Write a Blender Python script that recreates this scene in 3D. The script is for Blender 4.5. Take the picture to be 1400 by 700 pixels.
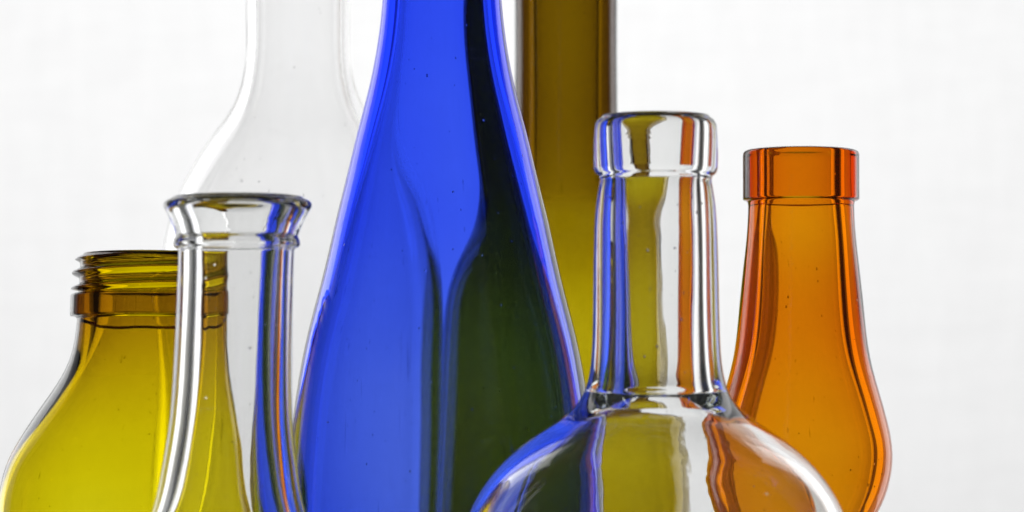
import bpy, math, random
import numpy as np
from mathutils import Vector

for o in list(bpy.data.objects):
    bpy.data.objects.remove(o, do_unlink=True)
scene = bpy.context.scene
col = scene.collection
rng = np.random.default_rng(7)

# ------------------------------------------------------------------ camera
F = 6009.0                    # focal length in photograph pixels (1400 wide)
PITCH = math.radians(3.06)    # the camera looks slightly up
ZC = 0.150                    # lens height above the table
cam_d = bpy.data.cameras.new("camera")
cam = bpy.data.objects.new("camera", cam_d)
col.objects.link(cam)
cam.location = (0, 0, ZC)
cam.rotation_euler = (math.pi / 2 + PITCH, 0, 0)
cam_d.sensor_width = 36.0
cam_d.lens = F / 1400.0 * 36.0
cam_d.clip_start = 0.02
cam_d.clip_end = 50.0
cam_d.dof.use_dof = True
cam_d.dof.focus_distance = 0.975
cam_d.dof.aperture_fstop = 22.0
scene.camera = cam

# ------------------------------------------------------------------ world, lamp, exposure
w = bpy.data.worlds.new("World")
scene.world = w
w.use_nodes = True
w.node_tree.nodes["Background"].inputs[0].default_value = (0.95, 0.97, 1.0, 1)
w.node_tree.nodes["Background"].inputs[1].default_value = 0.035

ld = bpy.data.lights.new("studio_softbox_lamp", 'AREA')
ld.shape = 'RECTANGLE'
ld.size = 0.95
ld.size_y = 0.75
ld.energy = 7.6
ld.color = (1.0, 1.0, 1.0)
lamp = bpy.data.objects.new("studio_softbox_lamp", ld)
col.objects.link(lamp)
lamp.location = (-0.02, 1.85, 0.38)
lamp.rotation_euler = (-math.pi / 2, 0, 0)     # shines towards the camera, through the cloth



def softbox(name, loc, target, size, size_y, radiance):
    d = bpy.data.lights.new(name, 'AREA')
    d.shape = 'RECTANGLE'; d.size = size; d.size_y = size_y
    d.energy = radiance * math.pi * size * size_y
    d.color = (1.0, 1.0, 1.0)
    o = bpy.data.objects.new(name, d)
    col.objects.link(o)
    o.location = loc
    v = Vector(target) - Vector(loc)
    o.rotation_euler = v.to_track_quat('-Z', 'Y').to_euler()
    return o


# two strip softboxes beside the cloth draw the pale bands along the bottle edges
softbox("strip_softbox_lamp", (-0.325, 1.365, 0.25), (0.0, 1.06, 0.20), 0.16, 0.80, 1.0)
softbox("strip_softbox_lamp", (0.395, 1.365, 0.25), (0.0, 1.06, 0.20), 0.16, 0.80, 1.0)

vs = scene.view_settings
vs.view_transform = 'Standard'
vs.look = 'None'
vs.exposure = 0.0
vs.gamma = 1.0
vs.use_curve_mapping = False
scene.render.engine = 'CYCLES'
cy = scene.cycles
cy.max_bounces = 40
cy.transmission_bounces = 40
cy.glossy_bounces = 24
cy.diffuse_bounces = 3
cy.transparent_max_bounces = 40
cy.volume_bounces = 2
cy.caustics_reflective = False
cy.caustics_refractive = False
cy.use_denoising = True
cy.sample_clamp_indirect = 4.0
cy.filter_width = 1.5


# ------------------------------------------------------------------ helpers
def unproject(u, v, Y):
    """photograph pixel -> point on the vertical plane y = Y, and metres per pixel there"""
    dx, dy = (u - 700.0) / F, (350.0 - v) / F
    yy = math.cos(PITCH) - dy * math.sin(PITCH)
    zz = math.sin(PITCH) + dy * math.cos(PITCH)
    t = Y / yy
    return dx * t, ZC + zz * t, t / F


def pchip(s, y, sn):
    s = np.asarray(s, float); y = np.asarray(y, float)
    if len(s) == 2:
        return np.interp(sn, s, y)
    h = np.diff(s); d = np.diff(y) / h
    m = np.zeros(len(s))
    for i in range(1, len(s) - 1):
        if d[i - 1] * d[i] > 0:
            w1, w2 = 2 * h[i] + h[i - 1], h[i] + 2 * h[i - 1]
            m[i] = (w1 + w2) / (w1 / d[i - 1] + w2 / d[i])
    m[0], m[-1] = d[0], d[-1]
    k = np.clip(np.searchsorted(s, sn) - 1, 0, len(s) - 2)
    t = (sn - s[k]) / h[k]
    return ((1 + 2 * t) * (1 - t) ** 2 * y[k] + t * (1 - t) ** 2 * h[k] * m[k]
            + t * t * (3 - 2 * t) * y[k + 1] + t * t * (t - 1) * h[k] * m[k + 1])


def spline(s, y, sn):
    s = np.asarray(s, float); y = np.asarray(y, float); n = len(s)
    if n < 5:
        return pchip(s, y, sn)
    h = np.diff(s)
    A = np.eye(n); b = np.zeros(n)
    for i in range(1, n - 1):
        A[i, i - 1], A[i, i], A[i, i + 1] = h[i - 1], 2 * (h[i - 1] + h[i]), h[i]
        b[i] = 6 * ((y[i + 1] - y[i]) / h[i] - (y[i] - y[i - 1]) / h[i - 1])
    m = np.linalg.solve(A, b)
    k = np.clip(np.searchsorted(s, sn) - 1, 0, n - 2)
    t = sn - s[k]; u = s[k + 1] - sn
    return (m[k] * u ** 3 + m[k + 1] * t ** 3) / (6 * h[k]) + (y[k] / h[k] - m[k] * h[k] / 6) * u \
        + (y[k + 1] / h[k] - m[k + 1] * h[k] / 6) * t


def smooth_line(pts, step, sigma):
    """smooth curve through control points, evenly resampled, then gaussian-smoothed"""
    p = np.asarray(pts, float)
    s = np.concatenate([[0], np.cumsum(np.hypot(*np.diff(p, axis=0).T))])
    n = max(2, int(math.ceil(s[-1] / step)) + 1)
    sn = np.linspace(0, s[-1], n)
    fn = spline if sigma > 0.0011 else pchip
    q = np.stack([fn(s, p[:, 0], sn), fn(s, p[:, 1], sn)], 1)
    if sigma > 0 and n > 6:
        h = s[-1] / (n - 1)
        k = int(min(3 * sigma / h, n - 1))
        if k >= 1:
            x = np.arange(-k, k + 1) * h
            g = np.exp(-x * x / (2 * sigma * sigma)); g /= g.sum()
            lo = 2 * q[0] - q[1:k + 1][::-1]
            hi = 2 * q[-1] - q[-k - 1:-1][::-1]
            e = np.concatenate([lo, q, hi])
            q2 = np.stack([np.convolve(e[:, j], g, 'valid') for j in (0, 1)], 1)
            q2[0], q2[-1] = q[0], q[-1]
            q = q2
    return q


def chain(segs):
    """segs: list of (points, step, sigma); consecutive segments share an end point"""
    out = []
    for pts, step, sigma in segs:
        q = smooth_line(pts, step, sigma)
        out.append(q if not out else q[1:])
    return np.concatenate(out)


def insert_row(line, z):
    """insert a row at height z where the line first crosses it"""
    for i in range(len(line) - 1):
        a, b = line[i], line[i + 1]
        if (a[1] - z) * (b[1] - z) <= 0 and abs(a[1] - b[1]) > 1e-9:
            t = (z - a[1]) / (b[1] - a[1])
            if t < 1e-3: return line, i
            if t > 1 - 1e-3: return line, i + 1
            p = a + (b - a) * t
            return np.insert(line, i + 1, p, axis=0), i + 1
    raise ValueError("no crossing at %f" % z)


def wobble(theta, z, seed, amp, lobes=(1, 9), zfreq=120.0):
    r = np.random.default_rng(seed)
    out = np.zeros((len(z), len(theta)))
    for _ in range(16):
        m = int(r.integers(lobes[0], lobes[1] + 1))
        q = r.normal() * zfreq
        a = r.normal() / (1 + 0.25 * m)
        out += a * np.cos(m * theta[None, :] + q * z[:, None] + r.uniform(0, 6.28))
    return out * amp * 0.35


# ------------------------------------------------------------------ materials
def glass_material(name, sigma, bump=0.02, scale=60.0, ior=1.5, pits=0.0, dust=0.2):
    """sigma: absorption per metre of glass for red, green, blue"""
    m = bpy.data.materials.new(name)
    m.use_nodes = True
    nt = m.node_tree; N = nt.nodes; L = nt.links
    N.clear()
    out = N.new('ShaderNodeOutputMaterial')
    gl = N.new('ShaderNodeBsdfGlass')
    gl.inputs['Roughness'].default_value = 0.0
    gl.inputs['IOR'].default_value = ior
    gl.inputs['Color'].default_value = (1, 1, 1, 1)
    tr = N.new('ShaderNodeBsdfTransparent')
    at = N.new('ShaderNodeAttribute'); at.attribute_name = 'joint'
    mx = N.new('ShaderNodeMixShader')
    L.new(at.outputs['Fac'], mx.inputs[0])
    dusty = N.new('ShaderNodeMixShader')
    L.new(gl.outputs[0], dusty.inputs[1])
    L.new(dusty.outputs[0], mx.inputs[1]); L.new(tr.outputs[0], mx.inputs[2])
    L.new(mx.outputs[0], out.inputs['Surface'])
    # slow ripples drawn out along the bottle, and sparse pits and specks
    tc = N.new('ShaderNodeTexCoord')
    mp = N.new('ShaderNodeMapping'); mp.inputs['Scale'].default_value = (1, 1, 0.28)
    L.new(tc.outputs['Object'], mp.inputs[0])
    n1 = N.new('ShaderNodeTexNoise'); n1.inputs['Scale'].default_value = scale
    n1.inputs['Detail'].default_value = 2.0
    L.new(mp.outputs[0], n1.inputs['Vector'])
    b1 = N.new('ShaderNodeBump'); b1.inputs['Strength'].default_value = 1.0
    b1.inputs['Distance'].default_value = bump * 1e-3
    L.new(n1.outputs['Fac'], b1.inputs['Height'])
    last = b1
    if pits > 0:
        v = N.new('ShaderNodeTexVoronoi'); v.inputs['Scale'].default_value = 330.0
        L.new(tc.outputs['Object'], v.inputs['Vector'])
        gate = N.new('ShaderNodeMath'); gate.operation = 'GREATER_THAN'
        sep = N.new('ShaderNodeSeparateColor')
        L.new(v.outputs['Color'], sep.inputs[0])
        L.new(sep.outputs[0], gate.inputs[0]); gate.inputs[1].default_value = 1.0 - pits
        rm = N.new('ShaderNodeMapRange')
        rm.inputs['From Min'].default_value = 0.0; rm.inputs['From Max'].default_value = 0.10
        rm.inputs['To Min'].default_value = 1.0; rm.inputs['To Max'].default_value = 0.0
        L.new(v.outputs['Distance'], rm.inputs['Value'])
        mu = N.new('ShaderNodeMath'); mu.operation = 'MULTIPLY'
        L.new(rm.outputs[0], mu.inputs[0]); L.new(gate.outputs[0], mu.inputs[1])
        b2 = N.new('ShaderNodeBump'); b2.inputs['Strength'].default_value = 1.0
        b2.inputs['Distance'].default_value = 0.00012
        L.new(mu.outputs[0], b2.inputs['Height']); L.new(b1.outputs[0], b2.inputs['Normal'])
        last = b2
    L.new(last.outputs[0], gl.inputs['Normal'])
    # grains of dust and lint sitting on the glass, denser in patches
    vd = N.new('ShaderNodeTexVoronoi'); vd.inputs['Scale'].default_value = 520.0
    mpd = N.new('ShaderNodeMapping'); mpd.inputs['Scale'].default_value = (1, 1, 0.7)
    L.new(tc.outputs['Object'], mpd.inputs[0]); L.new(mpd.outputs[0], vd.inputs['Vector'])
    patch = N.new('ShaderNodeTexNoise'); patch.inputs['Scale'].default_value = 45.0
    L.new(tc.outputs['Object'], patch.inputs['Vector'])
    sd = N.new('ShaderNodeSeparateColor'); L.new(vd.outputs['Color'], sd.inputs[0])
    # grain radius = max(0, random - threshold) * size, more grains where the patch noise is high
    a1 = N.new('ShaderNodeMath'); a1.operation = 'MULTIPLY_ADD'
    L.new(patch.outputs['Fac'], a1.inputs[0]); a1.inputs[1].default_value = 0.9; a1.inputs[2].default_value = dust - 1.45
    a2 = N.new('ShaderNodeMath'); a2.operation = 'ADD'
    L.new(sd.outputs[0], a2.inputs[0]); L.new(a1.outputs[0], a2.inputs[1])
    a3 = N.new('ShaderNodeMath'); a3.operation = 'MULTIPLY'; a3.inputs[1].default_value = 0.4
    L.new(a2.outputs[0], a3.inputs[0])
    a4 = N.new('ShaderNodeMath'); a4.operation = 'MINIMUM'; a4.inputs[1].default_value = 0.11
    L.new(a3.outputs[0], a4.inputs[0])
    a5 = N.new('ShaderNodeMath'); a5.operation = 'LESS_THAN'
    L.new(vd.outputs['Distance'], a5.inputs[0]); L.new(a4.outputs[0], a5.inputs[1])
    a6 = N.new('ShaderNodeMath'); a6.operation = 'MULTIPLY'; a6.inputs[1].default_value = 0.42
    L.new(a5.outputs[0], a6.inputs[0])
    # long thin scuffs running along the bottle
    ms = N.new('ShaderNodeMapping'); ms.inputs['Scale'].default_value = (1, 1, 0.035)
    ms.inputs['Rotation'].default_value = (0.03, 0.02, 0)
    L.new(tc.outputs['Object'], ms.inputs[0])
    ns = N.new('ShaderNodeTexNoise'); ns.inputs['Scale'].default_value = 900.0; ns.inputs['Detail'].default_value = 1.0
    L.new(ms.outputs[0], ns.inputs['Vector'])
    np_ = N.new('ShaderNodeTexNoise'); np_.inputs['Scale'].default_value = 30.0
    L.new(tc.outputs['Object'], np_.inputs['Vector'])
    sm = N.new('ShaderNodeMath'); sm.operation = 'MULTIPLY_ADD'; sm.inputs[1].default_value = 0.55
    L.new(np_.outputs['Fac'], sm.inputs[0]); L.new(ns.outputs['Fac'], sm.inputs[2])
    sr = N.new('ShaderNodeMapRange')
    sr.inputs['From Min'].default_value = 1.08; sr.inputs['From Max'].default_value = 1.16
    sr.inputs['To Min'].default_value = 0.0; sr.inputs['To Max'].default_value = 0.3
    L.new(sm.outputs[0], sr.inputs['Value'])
    mxx = N.new('ShaderNodeMath'); mxx.operation = 'MAXIMUM'
    L.new(a6.outputs[0], mxx.inputs[0]); L.new(sr.outputs[0], mxx.inputs[1])
    L.new(mxx.outputs[0], dusty.inputs[0])
    dd = N.new('ShaderNodeBsdfTranslucent'); dd.inputs[0].default_value = (0.75, 0.74, 0.72, 1)
    L.new(dd.outputs[0], dusty.inputs[2])
    va = N.new('ShaderNodeVolumeAbsorption')
    d = max(sigma)
    va.inputs['Density'].default_value = d
    va.inputs['Color'].default_value = tuple(1 - s / d for s in sigma) + (1,)
    L.new(va.outputs[0], out.inputs['Volume'])
    return m


MAT = {
    'olive': glass_material('olive_glass', (104, 166, 2600), 0.012, 70, pits=0.05),
    'moss': glass_material('moss_green_glass', (166, 222, 1400), 0.012, 60, pits=0.03),
    'blue': glass_material('cobalt_glass', (590, 420, 0.2), 0.012, 50, pits=0.06),
    'amber': glass_material('amber_glass', (31, 158, 850), 0.012, 70, pits=0.05),
    'clear': glass_material('clear_glass', (5, 4, 5), 0.018, 230, pits=0.04),
    'clear_b': glass_material('clear_glass_thin', (2, 2, 2), 0.01, 60, ior=1.45),
}


def cloth_material():
    m = bpy.data.materials.new('white_cotton_cloth')
    m.use_nodes = True
    nt = m.node_tree; N = nt.nodes; L = nt.links
    N.clear()
    out = N.new('ShaderNodeOutputMaterial')
    df = N.new('ShaderNodeBsdfDiffuse'); tl = N.new('ShaderNodeBsdfTranslucent')
    mx = N.new('ShaderNodeMixShader'); mx.inputs[0].default_value = 0.55
    L.new(df.outputs[0], mx.inputs[1]); L.new(tl.outputs[0], mx.inputs[2])
    L.new(mx.outputs[0], out.inputs[0])
    tc = N.new('ShaderNodeTexCoord')
    # uneven thread thickness: faint squarish mottling of the weave
    mp1 = N.new('ShaderNodeMapping'); mp1.inputs['Scale'].default_value = (1.0, 1.0, 0.25)
    mp2 = N.new('ShaderNodeMapping'); mp2.inputs['Scale'].default_value = (0.25, 1.0, 1.0)
    na = N.new('ShaderNodeTexNoise'); na.inputs['Scale'].default_value = 170; na.inputs['Detail'].default_value = 4
    nb = N.new('ShaderNodeTexNoise'); nb.inputs['Scale'].default_value = 170; nb.inputs['Detail'].default_value = 4
    for mp, n in ((mp1, na), (mp2, nb)):
        L.new(tc.outputs['Object'], mp.inputs[0]); L.new(mp.outputs[0], n.inputs['Vector'])
    ad = N.new('ShaderNodeMath'); ad.operation = 'ADD'
    L.new(na.outputs['Fac'], ad.inputs[0]); L.new(nb.outputs['Fac'], ad.inputs[1])
    rp = N.new('ShaderNodeValToRGB')
    rp.color_ramp.elements[0].position = 0.0; rp.color_ramp.elements[0].color = (0.845, 0.845, 0.845, 1)
    rp.color_ramp.elements[1].position = 1.0; rp.color_ramp.elements[1].color = (0.89, 0.89, 0.89, 1)
    mr = N.new('ShaderNodeMapRange')
    mr.inputs['From Min'].default_value = 0.6; mr.inputs['From Max'].default_value = 1.4
    L.new(ad.outputs[0], mr.inputs['Value']); L.new(mr.outputs[0], rp.inputs[0])
    L.new(rp.outputs[0], df.inputs['Color']); L.new(rp.outputs[0], tl.inputs['Color'])
    bp = N.new('ShaderNodeBump'); bp.inputs['Distance'].default_value = 0.0004
    bp.inputs['Strength'].default_value = 0.4
    L.new(ad.outputs[0], bp.inputs['Height'])
    L.new(bp.outputs[0], df.inputs['Normal']); L.new(bp.outputs[0], tl.inputs['Normal'])
    return m


def table_material():
    m = bpy.data.materials.new('pale_laminate')
    m.use_nodes = True
    nt = m.node_tree; N = nt.nodes; L = nt.links
    b = N['Principled BSDF']; b.inputs['Roughness'].default_value = 0.5
    n = N.new('ShaderNodeTexNoise'); n.inputs['Scale'].default_value = 40; n.inputs['Detail'].default_value = 5
    r = N.new('ShaderNodeValToRGB')
    r.color_ramp.elements[0].color = (0.20, 0.20, 0.20, 1); r.color_ramp.elements[1].color = (0.25, 0.25, 0.25, 1)
    tc = N.new('ShaderNodeTexCoord')
    L.new(tc.outputs['Object'], n.inputs['Vector']); L.new(n.outputs['Fac'], r.inputs[0])
    L.new(r.outputs[0], b.inputs['Base Color'])
    return m


# ------------------------------------------------------------------ setting
def link_mesh(name, verts, faces, mat, parent=None, smooth=True):
    me = bpy.data.meshes.new(name)
    me.from_pydata([tuple(v) for v in verts], [], [tuple(f) for f in faces])
    me.materials.append(mat)
    if smooth:
        me.polygons.foreach_set('use_smooth', [True] * len(me.polygons))
    me.update()
    o = bpy.data.objects.new(name, me)
    col.objects.link(o)
    o.parent = parent
    return o


def build_setting():
    # table top
    x0, x1, y0, y1, t = -0.62, 0.62, 0.72, 1.40, 0.025
    v = [(x, y, z) for z in (-t, 0) for y in (y0, y1) for x in (x0, x1)]
    f = [(0, 2, 3, 1), (4, 5, 7, 6), (0, 1, 5, 4), (2, 6, 7, 3), (0, 4, 6, 2), (1, 3, 7, 5)]
    tb = link_mesh('table_top', v, f, table_material(), smooth=False)
    tb['kind'] = 'structure'
    tb['label'] = 'pale table surface under the bottles'
    # hanging cloth with very soft undulations
    nx, nz = 120, 80
    X = np.linspace(-0.80, 0.80, nx); Z = np.linspace(-0.20, 0.80, nz)
    vv = []
    for z in Z:
        for x in X:
            d = 0.004 * math.sin(9 * x + 1.5 * math.sin(4 * z)) + 0.002 * math.sin(23 * x + 3 * z + 1)
            vv.append((x, 1.46 + d, z))
    ff = [(j * nx + i, j * nx + i + 1, (j + 1) * nx + i + 1, (j + 1) * nx + i)
          for j in range(nz - 1) for i in range(nx - 1)]
    c = link_mesh('backdrop_cloth', vv, ff, cloth_material())
    c['kind'] = 'structure'
    c['label'] = 'plain white backlit cloth behind the bottles'


build_setting()

# ------------------------------------------------------------------ bottles
M = 224   # segments round a bottle
THETA = np.linspace(0, 2 * math.pi, M, endpoint=False)


def add_bubbles(n, outer, inner, zlo, zhi, seed, rmin, rmax):
    """small stretched air bubbles inside the glass wall: list of (centre, radius, stretch)"""
    r = np.random.default_rng(seed)
    res = []
    for _ in range(n):
        z = r.uniform(zlo, zhi)
        ro = np.interp(z, outer[:, 1], outer[:, 0]); ri = np.interp(z, inner[:, 1], inner[:, 0])
        if ro - ri < 0.0015: continue
        a = r.uniform(0, 2 * math.pi)
        rad = rmin + (rmax - rmin) * r.random() ** 2.5
        q = ri + (ro - ri) * r.uniform(0.35, 0.65)
        res.append((np.array([q * math.cos(a), q * math.sin(a), z]), rad, 1 + 1.2 * r.random()))
    return res


def bottle(name, label, cat, mat, u_axis, Y, outer_px, inner_px, low_outer, low_inner, seams,
           top_outer=None, lean=None, wob=(0.03, 0.10), seed=1, thread=None, bubbles=(0, 0, 0),
           sig=(0.0012, 0.0015), zref=350, punt=0.008, lobes=(1, 9), rim_height=0.0016):
    """outer_px / inner_px: lists of segments of (dx, v) photograph pixels from the axis, bottom to top.
    low_outer / low_inner: (r, z) metres from the table up to the first pixel point."""
    def conv(p):
        _, z, mpp = unproject(u_axis, p[1], Y)
        return (p[0] * mpp, z)
    x_axis = unproject(u_axis, zref, Y)[0]
    oseg = [[conv(p) for p in s] for s in outer_px]
    iseg = [[conv(p) for p in s] for s in inner_px]
    # outer line, bottom centre -> rim
    o1 = list(low_outer) + oseg[0]
    base_r = low_outer[0][0]
    foot = [(0.00002, punt), (base_r * 0.45, punt * 0.8), (base_r * 0.80, punt * 0.15), (base_r * 0.9, 0.0)]
    segs = [(foot, 0.0015, 0.001), ([foot[-1], (base_r * 0.97, 0.0008), low_outer[0]], 0.0007, 0),
            (o1, 0.0005, sig[0])]
    for s in oseg[1:]:
        segs.append((s, 0.00022, 0.0))
    outer = chain(segs)
    # inner line, bottom centre -> rim
    i1 = list(low_inner) + iseg[0]
    ib = low_inner[0]
    ifoot = [(0.00002, punt + 0.004), (ib[0] * 0.5, punt * 0.8 + 0.004), (ib[0] * 0.85, ib[1] * 0.75), ib]
    isegs = [(ifoot, 0.0015, 0.001), (i1, 0.0005, sig[1])]
    for s in iseg[1:]:
        isegs.append((s, 0.00025, 0.0))
    inner = chain(isegs)
    # rim: round over from outer top to inner top
    a, b = outer[-1], inner[-1]
    n = 14
    ca = (a + b) / 2; hw = (a[0] - b[0]) / 2
    hgt = min(rim_height, hw * 0.7)
    rim = []
    for k in range(1, n):
        t = math.pi * k / n
        rim.append((ca[0] + hw * math.cos(t), a[1] + (b[1] - a[1]) * k / n + hgt * math.sin(t) ** 0.8))
    rim = np.array(rim)
    # rows at the joints between body, neck and lip
    seam_z = [conv((0, s))[1] for s in seams]
    jo, ji = [], []
    for z in seam_z:
        outer, _ = insert_row(outer, z)
        inner, _ = insert_row(inner, z)
    for z in seam_z:
        jo.append(int(np.argmin(np.abs(outer[:, 1] - z) + 10 * (outer[:, 0] < 0.004))))
        ji.append(int(np.argmin(np.abs(inner[:, 1] - z) + 10 * (inner[:, 0] < 0.004))))
    no, nr, ni = len(outer), len(rim), len(inner)
    line = np.concatenate([outer, rim, inner[::-1]])
    jin = [no + nr + (ni - 1 - j) for j in ji]
    R = np.repeat(line[:, :1], M, 1); Zg = np.repeat(line[:, 1:], M, 1)
    zrow = line[:, 1]
    # hand-made unevenness
    fade = np.clip(line[:, 0] / 0.01, 0, 1)[:, None]
    wo = wobble(THETA, zrow, seed, wob[0] * 1e-3, lobes, 90)
    wi = wobble(THETA, zrow, seed + 50, wob[1] * 1e-3, lobes, 45)
    wgt = np.zeros((len(line), 1)); wgt[no + nr:] = 1.0
    wgt[no:no + nr, 0] = np.linspace(0, 1, nr)
    R = R + fade * (wo * (1 - wgt) + wi * wgt)
    if thread:
        zt, zb, pitch, depth, widthm, start = thread
        # helical screw thread on the outside only
        frac = ((Zg[:no] - zb) / pitch - (THETA[None, :] + start) / (2 * math.pi))
        dz = (frac - np.round(frac)) * pitch
        env = np.clip((Zg[:no] - zb) / 0.0004, 0, 1) * np.clip((zt - Zg[:no]) / 0.0012, 0, 1)
        bumpv = np.exp(-np.abs(dz / widthm) ** 2.4)
        R[:no] += depth * bumpv * env
    X = R * np.cos(THETA)[None, :]; Yg = R * np.sin(THETA)[None, :]
    if lean:
        z0, k = lean
        X = X + k * np.clip(Zg - z0, 0, None)
    P = np.stack([X, Yg, Zg], 2)
    # smooth normals of the full surface
    du = np.roll(P, -1, 1) - np.roll(P, 1, 1)
    dv = np.gradient(P, axis=0)
    nrm = np.cross(du, dv)
    nrm /= np.maximum(np.linalg.norm(nrm, axis=2, keepdims=True), 1e-20)
    root = bpy.data.objects.new(name, None)
    root.empty_display_size = 0.02
    col.objects.link(root)
    root.location = (x_axis, Y, 0)
    root['label'] = label
    root['category'] = cat
    bub = []
    if bubbles[0]:
        bub = add_bubbles(bubbles[0], outer[no // 12:], inner[ni // 12:], ZC - 0.03,
                          min(outer[-1, 1] - 0.01, ZC + 0.12), seed + 9, bubbles[1] * 1e-3, bubbles[2] * 1e-3)
    T = len(line)
    names = ['body', 'neck', 'lip'] if len(seams) == 2 else ['body', 'neck', 'collar', 'screw_thread']
    nparts = len(names)
    for k in range(nparts):
        o_lo = 0 if k == 0 else jo[k - 1]
        o_hi = jo[k] if k < nparts - 1 else None
        i_lo = T - 1 if k == 0 else jin[k - 1]
        i_hi = jin[k] if k < nparts - 1 else None
        if k == nparts - 1:
            blocks = [(o_lo, i_lo)]
        else:
            blocks = [(o_lo, o_hi), (i_hi, i_lo)]
        V, NN, Fc, J = [], [], [], []
        base = 0
        index = {}
        for (s, e) in blocks:
            rows = np.arange(s, e + 1)
            V.append(P[rows].reshape(-1, 3)); NN.append(nrm[rows].reshape(-1, 3))
            for q, r in enumerate(rows):
                index[r] = base + q * M
            nrw = len(rows)
            ii, jj = np.meshgrid(np.arange(nrw - 1), np.arange(M), indexing='ij')
            j2 = (jj + 1) % M
            f = np.stack([base + ii * M + jj, base + ii * M + j2, base + (ii + 1) * M + j2, base + (ii + 1) * M + jj], 2)
            Fc.append(f.reshape(-1, 4)); J.append(np.zeros(len(f.reshape(-1, 4))))
            base += nrw * M
        def add_cap(ro, rin, up):
            nonlocal base
            V.append(P[ro]); V.append(P[rin])
            nn = np.tile([0, 0, 1.0 if up else -1.0], (M, 1))
            NN.append(nn); NN.append(nn)
            j = np.arange(M); j2 = (j + 1) % M
            a0, b0 = base, base + M
            f = np.stack([a0 + j, a0 + j2, b0 + j2, b0 + j], 1) if up else np.stack([a0 + j, b0 + j, b0 + j2, a0 + j2], 1)
            Fc.append(f); J.append(np.ones(M))
            base += 2 * M
        if k < nparts - 1: add_cap(o_hi, i_hi, True)
        if k > 0: add_cap(o_lo, i_lo, False)
        zlo = -1 if k == 0 else seam_z[k - 1]
        zhi = 9 if k == nparts - 1 else seam_z[k]
        for c, rad, st in bub:
            if not (zlo + 0.002 < c[2] < zhi - 0.002): continue
            nu, nv = 10, 7
            pv, pn = [], []
            for a_ in range(nv):
                ph = math.pi * (a_ + 0.02) / (nv - 1 + 0.04)
                for b_ in range(nu):
                    th = 2 * math.pi * b_ / nu
                    d = np.array([math.sin(ph) * math.cos(th), math.sin(ph) * math.sin(th), math.cos(ph)])
                    off = np.array([0, 0, 0.0])
                    if lean: off[0] = lean[1] * max(0, c[2] - lean[0])
                    pv.append(c + off + d * np.array([rad, rad, rad * st])); pn.append(-d)
            V.append(np.array(pv)); NN.append(np.array(pn))
            f = []
            for a_ in range(nv - 1):
                for b_ in range(nu):
                    b2 = (b_ + 1) % nu
                    f.append((base + a_ * nu + b_, base + a_ * nu + b2, base + (a_ + 1) * nu + b2, base + (a_ + 1) * nu + b_))
            Fc.append(np.array(f)); J.append(np.zeros(len(f)))
            base += nu * nv
        V = np.concatenate(V); NN = np.concatenate(NN); Fc = np.concatenate(Fc).astype(np.int32); J = np.concatenate(J)
        me = bpy.data.meshes.new(names[k])
        me.vertices.add(len(V)); me.vertices.foreach_set('co', V.astype(np.float32).ravel())
        me.loops.add(Fc.size); me.loops.foreach_set('vertex_index', Fc.ravel())
        me.polygons.add(len(Fc))
        me.polygons.foreach_set('loop_start', np.arange(0, Fc.size, 4, dtype=np.int32))
        me.update(calc_edges=True)
        me.polygons.foreach_set('use_smooth', np.ones(len(Fc), dtype=bool))
        at = me.attributes.new('joint', 'FLOAT', 'FACE')
        at.data.foreach_set('value', J.astype(np.float32))
        me.materials.append(mat)
        me.normals_split_custom_set_from_vertices(NN.astype(np.float32).tolist())
        me.update()
        ob = bpy.data.objects.new(names[k], me)
        col.objects.link(ob)
        ob.parent = root
        ob.location = (0, 0, 4e-6 * k)      # hair-thin gap so that joint faces never coincide
    return root


# --- olive jar with a screw neck, far left
bottle('screw_neck_jar', 'olive-green glass jar with a wide screw-thread neck at far left', 'jar', MAT['olive'],
       199, 1.0,
       [[(200, 720), (200, 690), (196, 663), (188, 633), (173, 604), (151, 570), (128, 537), (110, 509), (98, 477), (94, 450), (93, 436)],
        [(93, 436), (97, 433.5), (102, 432.5), (103, 430)], [(103, 430), (102, 404)], [(102, 404), (99, 402), (91, 401)],
        [(91, 401), (90, 380), (89, 355)], [(89, 355), (87, 350), (85, 348)]],
       [[(193.5, 720), (193.5, 690), (189, 663), (180, 633), (163, 604), (138, 570), (111, 537), (90, 509), (75, 477), (68, 450), (64, 430), (62, 400), (67, 370)],
        [(67, 370), (74, 352), (78, 349)]],
       [(0.0325, 0.004), (0.0330, 0.010), (0.0333, 0.04), (0.0333, 0.09)],
       [(0.029, 0.010), (0.0312, 0.020), (0.0317, 0.06), (0.0317, 0.10)],
       [500, 437, 402.5], thread=(0.2036, 0.1953, 0.0036, 0.0018, 0.0008, 4.03),
       wob=(0.03, 0.16), seed=3, bubbles=(70, 0.07, 0.26), sig=(0.0025, 0.004))

# --- tall clear bottle at the back left
bottle('thin_clear_bottle', 'tall pale colourless bottle, blurred, behind the flared-lip bottle', 'bottle', MAT['clear_b'],
       407, 1.075,
       [[(192, 450), (190, 400), (184, 340), (176, 300), (162, 261), (151, 240), (134, 210), (113, 180), (90, 150), (77, 115), (72, 90), (71, 40), (71, -60), (70, -240)],
        [(70, -240), (74, -242), (75, -246)], [(75, -246), (76, -270)], [(76, -270), (75, -276), (72, -279)]],
       [[(178, 450), (177, 400), (171, 345), (163, 305), (148, 266), (136, 245), (117, 213), (93, 181), (70, 146), (62, 110), (59, 85), (58, 40), (58, -60), (58, -240), (58, -268)],
        [(58, -268), (59, -276), (61, -279)]],
       [(0.0345, 0.004), (0.0348, 0.010), (0.0349, 0.06), (0.0349, 0.15)],
       [(0.031, 0.010), (0.0320, 0.020), (0.0323, 0.06), (0.0323, 0.15)],
       [130, -237], wob=(0.02, 0.06), seed=11, sig=(0.003, 0.004))

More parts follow.
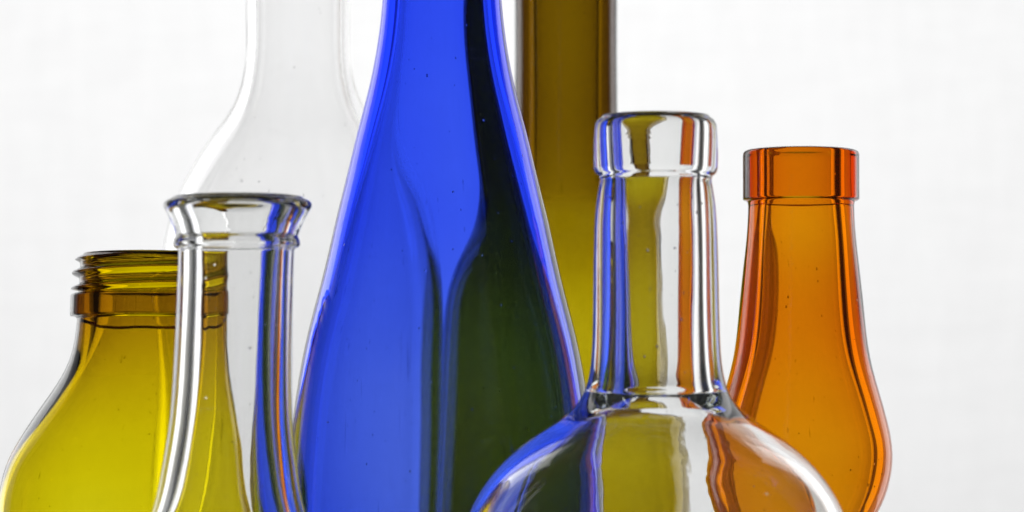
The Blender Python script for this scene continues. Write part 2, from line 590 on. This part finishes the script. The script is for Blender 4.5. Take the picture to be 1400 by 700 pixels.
# --- tall moss green bottle behind
bottle('tall_green_bottle', 'tall dark olive bottle, blurred, behind the cobalt one', 'bottle', MAT['moss'],
       774, 1.10,
       [[(178, 520), (177, 450), (173, 400), (165, 373), (153, 349), (134, 326), (105, 301), (87, 283), (76, 266), (71, 248), (70, 200), (70, 100), (70, 0), (69, -240)],
        [(69, -240), (74, -242), (76, -246)], [(76, -246), (76, -275)], [(76, -275), (75, -282), (71, -285)]],
       [[(167, 520), (166, 450), (161, 405), (152, 378), (136, 354), (116, 332), (86, 307), (66, 288), (51, 270), (45, 252), (42, 215), (41, 100), (41, 0), (42, -240), (45, -272)],
        [(45, -272), (50, -282), (55, -285)]],
       [(0.031, 0.004), (0.0324, 0.010), (0.0326, 0.06), (0.0326, 0.13)],
       [(0.0275, 0.010), (0.0296, 0.020), (0.0302, 0.06), (0.0302, 0.13)],
       [262, -237], wob=(0.02, 0.08), seed=17, bubbles=(14, 0.1, 0.3), sig=(0.0025, 0.003), punt=0.02)

# --- cobalt bottle in the middle
bottle('cobalt_bottle', 'tall cobalt blue bottle with long tapering neck in the middle', 'bottle', MAT['blue'],
       604, 0.98,
       [[(212, 660), (207, 600), (200, 546), (187, 470), (174, 420), (156, 350), (144, 295), (131, 245), (117, 185), (104.5, 140), (93, 90), (85, 40), (81, 0), (79, -40), (78, -100), (77, -150)],
        [(77, -150), (84, -153), (86, -158)], [(86, -158), (86, -190)], [(86, -190), (84, -196), (80, -199)]],
       [[(199, 660), (194, 600), (187, 546), (173, 470), (159, 420), (140, 350), (127, 295), (114, 245), (99.5, 185), (87, 140), (75, 90), (67, 40), (63, 0), (61, -40), (59, -100), (58, -150), (58, -185)],
        [(58, -185), (59, -196), (61, -199)]],
       [(0.0330, 0.004), (0.0350, 0.010), (0.0353, 0.05), (0.0352, 0.11)],
       [(0.0295, 0.010), (0.0322, 0.020), (0.0325, 0.06), (0.0324, 0.11)],
       [75, -147], wob=(0.03, 0.14), seed=23, bubbles=(45, 0.07, 0.24), sig=(0.004, 0.005), punt=0.02)

# --- amber bottle on the right
bottle('amber_bottle', 'amber bottle with a bulging neck and thick flat lip on the right', 'bottle', MAT['amber'],
       1095.5, 1.0,
       [[(82, 760), (88, 730), (104, 700), (114, 678), (122, 648), (124, 618), (118, 581), (106, 537), (94, 492), (85.5, 425), (77.5, 351), (73.5, 310), (72.5, 282)],
        [(72.5, 282), (73.5, 276), (78, 274)], [(78, 274), (79.6, 272.5), (79.8, 270)], [(79.8, 270), (79.8, 213)],
        [(79.8, 213), (79.2, 209.5), (76, 206.2), (70, 205)]],
       [[(58, 760), (64, 730), (79, 700), (90, 678), (98, 648), (101, 618), (93, 581), (79, 537), (65, 492), (55, 425), (51, 351), (49, 310), (46.5, 275), (46, 224)],
        [(46, 224), (46, 210), (47, 207), (50, 205.6)]],
       [(0.0290, 0.004), (0.0305, 0.010), (0.0308, 0.04), (0.0306, 0.068), (0.0285, 0.084), (0.0235, 0.102), (0.0168, 0.120)],
       [(0.0255, 0.010), (0.0278, 0.020), (0.0280, 0.04), (0.0276, 0.067), (0.0252, 0.083), (0.0200, 0.101), (0.0128, 0.120)],
       [520, 279], wob=(0.03, 0.12), seed=31, bubbles=(50, 0.06, 0.2), sig=(0.002, 0.0025), rim_height=0.0001)

# --- clear bottle with flared lip, front left
bottle('flared_lip_bottle', 'colourless bottle with a flared lip in front of the olive jar', 'bottle', MAT['clear'],
       306, 0.90,
       [[(130, 760), (117, 730), (104.5, 700), (93, 640), (85.5, 589), (81, 514), (79.5, 440), (79, 365), (79, 344)],
        [(79, 344), (80, 340), (84.5, 338), (87, 334)], [(87, 334), (86, 328), (83.5, 323), (85.5, 316), (91, 302), (97, 290), (101, 283)],
        [(101, 283), (101, 279), (97, 274), (90, 271.5)]],
       [[(106, 760), (93, 730), (81, 700), (68, 640), (61, 589), (57, 514), (56, 440), (56, 365), (57, 335), (59, 318), (65, 300)],
        [(65, 300), (71, 287), (77, 277), (82, 272)]],
       [(0.0330, 0.004), (0.0348, 0.010), (0.0350, 0.05), (0.0346, 0.085), (0.0315, 0.105), (0.0255, 0.122)],
       [(0.0290, 0.010), (0.0318, 0.020), (0.0318, 0.05), (0.0313, 0.085), (0.0280, 0.105), (0.0215, 0.122)],
       [560, 342], lean=(0.11, 0.0268), zref=640, wob=(0.03, 0.08), seed=41, bubbles=(12, 0.08, 0.2), sig=(0.0022, 0.0025))

# --- clear round-shouldered bottle, front right
bottle('round_shoulder_bottle', 'colourless round-shouldered bottle with thick rolled lip in front of the amber one', 'bottle', MAT['clear'],
       897, 0.91,
       [[(273, 770), (254, 698), (231, 657), (202, 624), (160, 591), (124, 568), (104, 548), (93, 522), (88, 485), (86, 419), (84, 323), (79, 262), (76, 247)],
        [(76, 247), (77, 242), (82, 237), (84.5, 231)], [(84.5, 231), (84.8, 215), (84.5, 190)],
        [(84.5, 190), (83, 172), (80, 165), (74, 160)]],
       [[(253, 770), (232, 698), (205, 655), (172, 624), (126, 593), (93, 571), (69, 551)],
        [(69, 551), (63.5, 547), (61, 540), (58.5, 515), (57, 480), (56, 419), (56, 323), (55, 262), (58, 225), (60, 190)],
        [(60, 190), (61, 170), (66, 161)]],
       [(0.0385, 0.004), (0.0405, 0.010), (0.0415, 0.05), (0.0417, 0.11)],
       [(0.0350, 0.010), (0.0380, 0.020), (0.0387, 0.05), (0.0389, 0.11)],
       [545, 250], wob=(0.03, 0.08), seed=53, bubbles=(60, 0.08, 0.3), sig=(0.0022, 0.0025))
